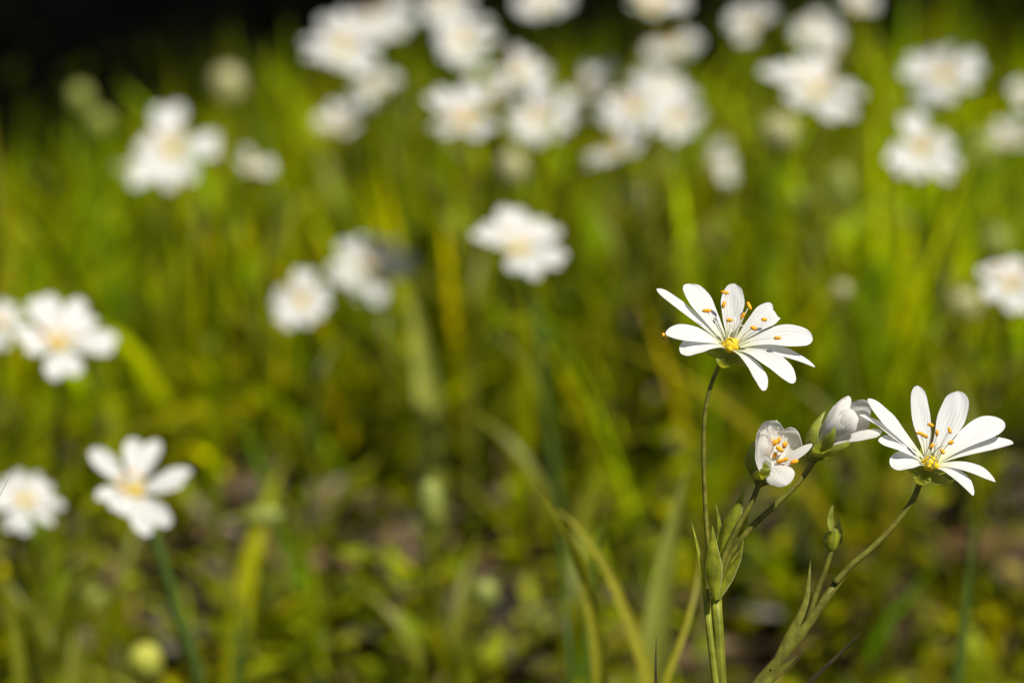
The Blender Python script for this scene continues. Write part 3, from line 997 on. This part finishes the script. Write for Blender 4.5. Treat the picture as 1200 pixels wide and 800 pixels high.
# one stem leaf, pointing along +X, shared by all plants
_mb = MB()
_ln = [Vector((.0 + .045 * t, 0, .012 * math.sin(t * 2.4))) for t in [i / 11 for i in range(12)]]
_mb.strip(_ln, leaf_width(.0052, 12, .5, .25, 1.2), Vector((0, 0, 1)), cup=.22, cols=5)
_o = build("leaf", _mb, [M_LEAF], origin=(0, 0, 0)); LEAF_ME = _o.data; bpy.data.objects.remove(_o)


def bg_flower(px, py, d, size, kind, ax, spin, label, stem=None, stem_r=.0009, stem_mat=None, tips=None):
    """size: width of the flower in photo pixels"""
    c = at(px, py, d)
    axis = cam_dir(ax if tips else (ax[0] + random.uniform(-.4, .4), ax[1] + random.uniform(-.2, .35), ax[2]))
    sc = (size * .88 * K * d) / .0236
    below = [c - axis * .0018 * sc]
    if stem:
        pl = [at(q[0], q[1], (q[2] if len(q) > 2 else d)) for q in stem]
        e = pl[-1]; dv = (pl[-1] - pl[-2]) if len(pl) > 1 else Vector((0, 0, -1))
        dv = Vector((dv.x, dv.y, min(dv.z, -.001)))
        k = (e.z) / -dv.z
        g = Vector((e.x + max(-.05, min(.05, dv.x * k)) * .6, e.y + max(-.03, min(.03, dv.y * k)), 0))
        below += pl
    else:
        lean = Vector((random.uniform(-.022, .022), random.uniform(-.005, .022), 0))
        below.append(c - axis * .012 - Vector((0, 0, .008)))
        m = c + lean * .6; below.append(Vector((m.x, m.y, c.z * .5)))
        g = Vector((c.x + lean.x, c.y + lean.y, 0))
    g.z = tz(g.x, g.y) - .002
    below.append(g)
    t = root("stitchwort_plant", label, "flower plant", g, "white woodland flowers")
    ln = smooth_line(below[::-1], 22)
    mb = MB(); mb.tube(ln, [stem_r * (1.25 - .45 * i / 21) for i in range(22)], seg=8)
    build("stem", mb, stem_mat or (M_STEM if random.random() < .6 else M_STEM_COOL), t)
    for i in (5, 10, 14):
        az = random.uniform(0, math.pi)
        for s in (0, math.pi):
            lf = child("leaf", LEAF_ME, t)
            lf.location = ln[i] - g
            lf.rotation_euler = (0, -random.uniform(.35, .9), az + s)
            q = random.uniform(.7, 1.1) * (1.0 if i < 12 else .7)
            lf.scale = (q, q, q)
    D = random.choice(VARIANTS.get(kind, [KINDS[kind]]))
    fl = child("flower", D["core"], t)
    qt = axis.to_track_quat('Z', 'X') @ Quaternion((0, 0, 1), R(spin))
    fl.rotation_euler = qt.to_euler()
    fl.location = c - g
    fl.scale = (sc, sc, sc)
    inv = qt.inverted()
    for pair in (tips or []):
        mb = MB()
        for q in pair:
            T = inv @ (on_plane(q[0], q[1], c + axis * .0022, axis) - c) / sc
            T *= min(1, .0165 / T.length)
            rd = Vector((T.x, T.y, 0)).normalized()
            add_lobe(mb, rd * .0007, T, Vector((0, 0, 1)), .0050 if T.length > .008 else .0038, twist=random.uniform(-8, 8), bulge=.0016, n=14)
        pm = build("petal", mb, M_PETAL, origin=(0, 0, 0)); pm.parent = fl; pm.location = (0, 0, 0)
    for nm in (("sepal", "stamen") if tips else ("petal", "sepal", "stamen")):
        gone = random.choice((0, 1, 2, 3, 4, 9, 9, 9)) if nm == "petal" else 99      # a few flowers have lost a petal
        for ip, me in enumerate(D[nm]):
            if ip == gone: continue
            child(nm, me, fl)
    return t


FACE = (0, .5, .87); TILT = (0, .72, .69); SIDE = (0, .88, .48)
BG = [
    # px, py, depth, width, kind, axis, spin, label
    (157, 577, .590, 128, "wide", (-.05, .66, .75), 20, "white flower on a thick dark green stalk rising at the lower left", dict(tips=[[(106,524),(112,582)],[(153,514),(184,516)],[(224,550),(216,562)],[(201,617),(178,631)],[(135,598),(150,604)]], stem=[(170, 600), (190, 655), (208, 720), (232, 790)], stem_r=.0014, stem_mat=M_STEM_COOL)),
    (28, 588, .640, 96, "flat", (.05, .55, .83), 5, "white flower low at the left edge beside the thick green stalk flower", {}),
    (68, 405, .640, 134, "wide", (.10, .68, .72), 48, "large soft white flower near the left edge with a yellow centre", dict(tips=[[(35,352),(58,345)],[(98,352),(112,372)],[(138,398),(132,412)],[(90,440),(66,445)],[(18,392),(30,410)]])),
    (-2, 380, .700, 76, "flat", (.1, .5, .85), 30, "white flower half cut off by the left edge", {}),
    (355, 354, .720, 92, "flat", (.02, .5, .86), 12, "small round white flower facing out left of the half shaded flower", {}),
    (438, 320, .797, 118, "open", (-.05, .60, .78), 60, "white flower with its right half in grey shade", dict(tips=[[(398,286),(424,278)],[(385,318),(392,330)],[(416,352),(446,356)],[(478,322),(486,300)],[(462,282),(442,276)]])),
    (607, 296, .690, 122, "wide", (.05, .76, .64), 36, "lone white flower above the middle on a straight dark stalk", dict(tips=[[(553,276),(568,262)],[(592,243),(606,245)],[(638,258),(655,268)],[(664,300),(656,312)],[(628,326),(600,318)]], stem=[(618, 325), (630, 390), (636, 460), (650, 560)], stem_r=.0012, stem_mat=M_STEM_COOL)),
    (200, 178, .800, 118, "open", (.1, .55, .82), 25, "bright white flower against the dark shade at upper left", dict(tips=[[(185,125),(212,122)],[(258,160),(262,178)],[(225,212),(200,222)],[(165,212),(150,222)],[(160,172),(170,160)]])),
    (172, 206, .86, 74, "cup", (-.2, .7, .6), 0, "dim white flower tucked behind the bright flower at upper left", {}),
    (295, 197, .80, 62, "cup", (.5, .4, .75), 15, "small white flower turned aside, right of the bright upper left flower", {}),
    (546, 146, .770, 122, "wide", (.08, .62, .78), 70, "broad bright white flower at the upper middle of the dense cluster", {}),
    (630, 142, .800, 92, "open", (.1, .55, .82), 10, "white flower overlapping the right side of the broad upper middle flower", {}),
    (605, 88, .840, 84, "wide", (0, .6, .8), 33, "white flower above the broad upper middle flower", {}),
    (402, 58, .850, 100, "open", (-.1, .6, .8), 14, "soft white flower high up, leftmost of the top row", {}),
    (442, 105, .850, 70, "flat", (.0, .7, .7), 50, "small greyish white flower just below the leftmost flower of the top row", {}),
    (398, 150, .84, 70, "cup", (.0, .6, .8), 22, "dim whitish flower below the small greyish flower", {}),
    (452, 18, .880, 92, "open", (.05, .6, .8), 40, "pale blurred flower at the top edge beside the leftmost one", {}),
    (540, 50, .860, 88, "flat", (.0, .55, .83), 65, "pale flower above the broad upper middle flower near the top edge", {}),
    (522, 10, .880, 76, "open", (.0, .6, .8), 9, "faint pale flower cut by the top edge above the middle cluster", {}),
    (638, 6, .900, 90, "flat", (.0, .7, .7), 29, "faint wide flower cut by the top edge right of the middle cluster", {}),
    (692, 108, .840, 78, "cup", (-.2, .6, .75), 0, "white flower at the left of the cluster right of the middle", {}),
    (745, 132, .790, 108, "open", (.0, .65, .75), 18, "white flower at the centre of the cluster right of the middle", {}),
    (792, 142, .800, 92, "wide", (.15, .6, .78), 52, "white flower at the right of the cluster right of the middle", {}),
    (724, 180, .760, 88, "wide", (-.05, .78, .6), 77, "bright white flower lowest in the cluster right of the middle", {}),
    (830, 196, .850, 72, "half", (.3, .4, .8), 41, "dim whitish half-open flower below the cluster right of the middle", {}),
    (760, 12, .830, 128, "wide", (.1, .8, .58), 21, "wide white flower with a yellow middle at the top edge", {}),
    (790, 58, .930, 88, "flat", (.0, .75, .65), 60, "dim greyish flower under the wide flower at the top edge", {}),
    (880, 32, .840, 76, "open", (-.1, .6, .8), 35, "small white flower right of the wide flower at the top edge", {}),
    (955, 112, .760, 132, "wide", (.05, .84, .52), 44, "large white flower seen from the side with petals raised at upper right", dict(tips=[[(893,80),(915,74)],[(942,66),(966,68)],[(1000,100),(1014,112)],[(1000,140),(978,146)],[(925,118),(935,126)]])),
    (955, 38, .900, 66, "flat", (.0, .6, .8), 5, "dim small flower above the large side-on flower", {}),
    (1002, 10, .840, 64, "cup", (.0, .7, .7), 25, "white flower cut by the top edge right of the large side-on flower", {}),
    (1108, 92, .780, 108, "flat", (.02, .5, .86), 15, "round white flower facing out alone at the upper right", {}),
    (1080, 178, .750, 98, "open", (.0, .6, .8), 58, "white flower with ragged petals below the round upper right flower", dict(tips=[[(1058,136),(1075,132)],[(1108,158),(1118,168)],[(1124,196),(1114,212)],[(1076,210),(1055,205)],[(1040,190),(1044,175)]])),
    (1184, 168, .840, 66, "cup", (.1, .6, .75), 38, "whitish flower right of the ragged petalled one", {}),
    (1200, 112, .840, 50, "flat", (.0, .6, .8), 0, "white flower barely showing at the right edge", {}),
    (433, 32, .870, 78, "open", (.1, .6, .8), 27, "soft white flower between the leftmost of the top row and the pale top edge one", {}),
    (578, 118, .830, 82, "wide", (-.1, .6, .8), 47, "white flower wedged between the broad upper middle flower and the one above it", {}),
    (668, 138, .840, 74, "open", (.1, .65, .75), 8, "white flower filling the gap between the two upper clusters", {}),
    (772, 105, .840, 80, "flat", (.0, .6, .8), 63, "white flower at the top of the cluster right of the middle", {}),
    (972, 66, .880, 60, "cup", (.1, .6, .8), 11, "small pale flower just over the right petals of the large side-on flower", {}),
    (1184, 336, .680, 112, "wide", (-.05, .7, .7), 64, "white flower partly cut off by the right edge at mid height", dict(tips=[[(1146,318),(1160,310)],[(1178,306),(1196,304)],[(1222,322),(1228,340)],[(1204,366),(1188,366)],[(1152,344),(1160,352)]])),
]
for (px, py, d, size, kind, ax, spin, label, kw) in BG:
    if kind:
        bg_flower(px, py, d, size, kind, ax, spin, label, **kw)


# ------------------------------------------------------------------ buds on stalks
def bg_bud(px, py, d, w, h, ax, label, mat=None, petal=False):
    """w, h: photo pixels"""
    c = at(px, py, d); axis = cam_dir(ax)
    Wm, Hm = w * K * d, h * K * d
    lean = Vector((random.uniform(-.02, .02), random.uniform(0, .02), 0))
    g = Vector((c.x + lean.x, c.y + lean.y, 0)); g.z = tz(g.x, g.y) - .002
    t = root("flower_bud", label, "flower bud", g, "closed buds")
    b = c - axis * Hm * .48
    ln = smooth_line([g, g * .5 + b * .5 + Vector((0, 0, 0.002)), b - axis * .006, b], 16)
    mb = MB(); mb.tube(ln, [.0009 - .0004 * i / 15 for i in range(16)], seg=8)
    build("stem", mb, M_STEM, t)
    mb = MB(); mb.blob(c, axis, Hm, Wm / 2, seg=16, n=14, power=.75)
    bd = build("bud", mb, mat or M_BUD, t)
    x = axis.orthogonal().normalized(); y = axis.cross(x)
    for k in range(5):
        a = 2 * math.pi * k / 5 + px
        rd = x * math.cos(a) + y * math.sin(a)
        mb = MB()
        mb.strip(bez(b - axis * Hm * .04, b + rd * Wm * .78 + axis * Hm * .2, b + rd * Wm * .36 + axis * Hm * .72, 9, False), leaf_width(Wm * .62, 9, .6, .35, 1.4), rd, cup=-.3, cols=5)
        build("sepal", mb, M_SEPAL, bd)
    for s in (0, math.pi):
        lf = child("leaf", LEAF_ME, t); lf.location = ln[7] - g
        lf.rotation_euler = (0, -.6, px + s); lf.scale = (.8, .8, .8)


M_BUD_YELLOW = leafy('bud_yellow', (0.55, 0.56, 0.09), (0.6, 0.6, 0.05), trans=0.4, noise=0.15, noise_scale=300)
BUDS = [
    (504, 592, .640, 30, 62, (.0, .95, .3), "long pale green bud standing upright left of the middle", M_BUD),
    (305, 605, .680, 24, 52, (.93, .12, .3), "whitish bud lying sideways between the grass", M_BUD),
    (170, 775, .640, 40, 46, (.1, .8, .6), "bright yellow green bud at the bottom left", M_BUD_YELLOW),
    (105, 700, .720, 38, 42, (.0, .8, .6), "dull pale green bud below the left flowers", M_BUD),
    (600, 199, .80, 36, 46, (.0, .9, .4), "cream bud hanging under the broad upper middle flower", M_BUD_CREAM),
    (742, 240, .86, 50, 50, (.1, .8, .6), "dim cream bud under the cluster right of the middle", M_BUD_CREAM),
    (765, 280, .86, 34, 40, (.1, .8, .6), "yellowish bud lowest under the cluster right of the middle", M_BUD),
    (983, 222, .82, 30, 58, (.1, .95, .3), "tall yellow green bud under the large side-on flower", M_BUD),
    (945, 243, .86, 34, 36, (-.1, .9, .4), "dim round bud beside the tall yellow green bud", M_BUD),
    (1166, 286, .80, 36, 44, (.0, .9, .4), "yellow green bud near the right edge above the cut-off flower", M_BUD),
    (1130, 357, .76, 38, 40, (-.1, .8, .6), "pale cream bud left of the flower cut off by the right edge", M_BUD_CREAM),
    (913, 157, .82, 42, 44, (.1, .8, .6), "cream yellow bud under the left side of the large side-on flower", M_BUD_CREAM),
    (1150, 178, .82, 34, 50, (.0, .9, .4), "yellow bud between the ragged petalled flower and the right edge", M_BUD),
    (266, 102, .92, 40, 48, (.0, .9, .4), "cream bud on a grassy stalk above the small turned-aside flower", M_BUD_CREAM),
    (94, 116, .92, 28, 34, (.0, .9, .4), "faint dull bud in the dark shade at upper left", M_BUD),
    (116, 146, .92, 28, 34, (.2, .9, .4), "faint brownish bud just under the dull bud in the shade", M_BUD),
    (986, 341, .72, 22, 22, (.0, .9, .4), "tiny pale bud above the right-hand sharp flower", M_BUD_CREAM),
    (568, 695, .66, 30, 34, (.2, .8, .5), "small pale bud low near the middle of the bottom", M_BUD),
]
for b in BUDS:
    bg_bud(*b)


# ------------------------------------------------------------------ single grass blades that stand out
def blade(line, W, mat, label, face=(0, .2, 1), base=.6, peak=.62, cup=.2, twist=0):
    L = [at(*p) for p in line]
    e = L[0]
    g = Vector((e.x, e.y + .004, 0)); g.z = tz(g.x, g.y) - .003
    L = [g] + L
    n = 28
    ln = smooth_line(L, n)
    mb = MB()
    tdir = (ln[-1] - ln[0]).normalized()
    nr = [Quaternion(tdir, R(twist) * i / n) @ cam_dir(face) for i in range(n)]
    mb.strip(ln, leaf_width(W, n, base, peak, 1.3), nr, cup=cup, cols=5)
    o = build("grass_blade", mb, mat, origin=g)
    o["label"] = label; o["category"] = "grass blade"; o["group"] = "grass blades that stand out"
    return o


M_BLADE_PALE = leafy("blade_pale", (0.30, 0.32, 0.05), (0.5, 0.52, 0.02), trans=.45, noise=.1)
M_BLADE_YELLOW = leafy("blade_yellow", (0.33, 0.31, 0.02), (0.5, 0.46, 0.01), trans=.45, noise=.15, stripes=.1)
blade([(705, 790, .535), (688, 690, .535), (662, 620, .530), (626, 560, .528)], .0044, M_BLADE_YELLOW, "yellow green grass blade bent over to the left near the bottom middle", (-.4, .3, .8))
blade([(762, 810, .545), (740, 740, .545), (712, 670, .545), (672, 612, .545), (640, 590, .545)], .0038, M_BLADE_YELLOW, "olive grass blade arching left beside the bent yellow blade", (.3, .4, .8))
blade([(768, 790, .585), (776, 690, .585), (790, 610, .585), (806, 545, .585)], .0072, M_BLADE_PALE, "wide pale upright grass blade left of the forked flower stalk", (-.3, .2, .9))
blade([(774, 815, .520), (800, 745, .522), (815, 690, .525), (822, 640, .53)], .0030, M_BLADE_YELLOW, "thin straw coloured blade close to the forked flower stalk", (.6, .2, .7))
blade([(769, 830, .455), (768, 790, .455), (769, 742, .455)], .0024, M_LEAF_DARK, "short dark pointed blade at the bottom edge left of the forked stalk", (.3, .1, 1))
blade([(940, 815, .462), (968, 782, .462), (990, 760, .462), (1014, 736, .462)], .0032, M_LEAF_DARK, "slanting dark brownish blade at the lower right", (-.4, .4, .8))
blade([(692, 810, .56), (690, 700, .56), (700, 640, .56), (716, 580, .56)], .0034, M_STEM_COOL, "bluish green upright blade behind the bent yellow blade", (.5, .2, .8))
blade([(278, 810, .62), (281, 740, .62), (287, 690, .62)], .0034, M_STEM_COOL, "short dark green upright blade at the bottom left", (.1, .2, 1))
blade([(1120, 815, .56), (1130, 720, .56), (1143, 590, .56)], .0030, M_STEM_COOL, "dark green upright blade at the lower right edge", (.3, .2, .9))
blade([(510, 600, .72), (500, 440, .74), (478, 330, .76)], .0075, M_BLADE_PALE, "broad pale blade below the half shaded flower", (-.3, .2, .9))
blade([(25, 810, .60), (18, 740, .60), (0, 670, .60)], .0050, M_LEAF, "yellow green blade leaning out at the bottom left corner", (.3, .2, .9))
blade([(668, 812, .57), (665, 740, .57), (660, 690, .575)], .0028, M_STEM_COOL, "dark bluish blade at the bottom edge under the bent yellow blade", (.3, .2, .9))
blade([(-15, 640, .44), (2, 570, .44), (18, 545, .44)], .0007, M_PEDICEL, "hair thin dark stalk tip crossing the flower at the left edge", (.3, .2, .9))
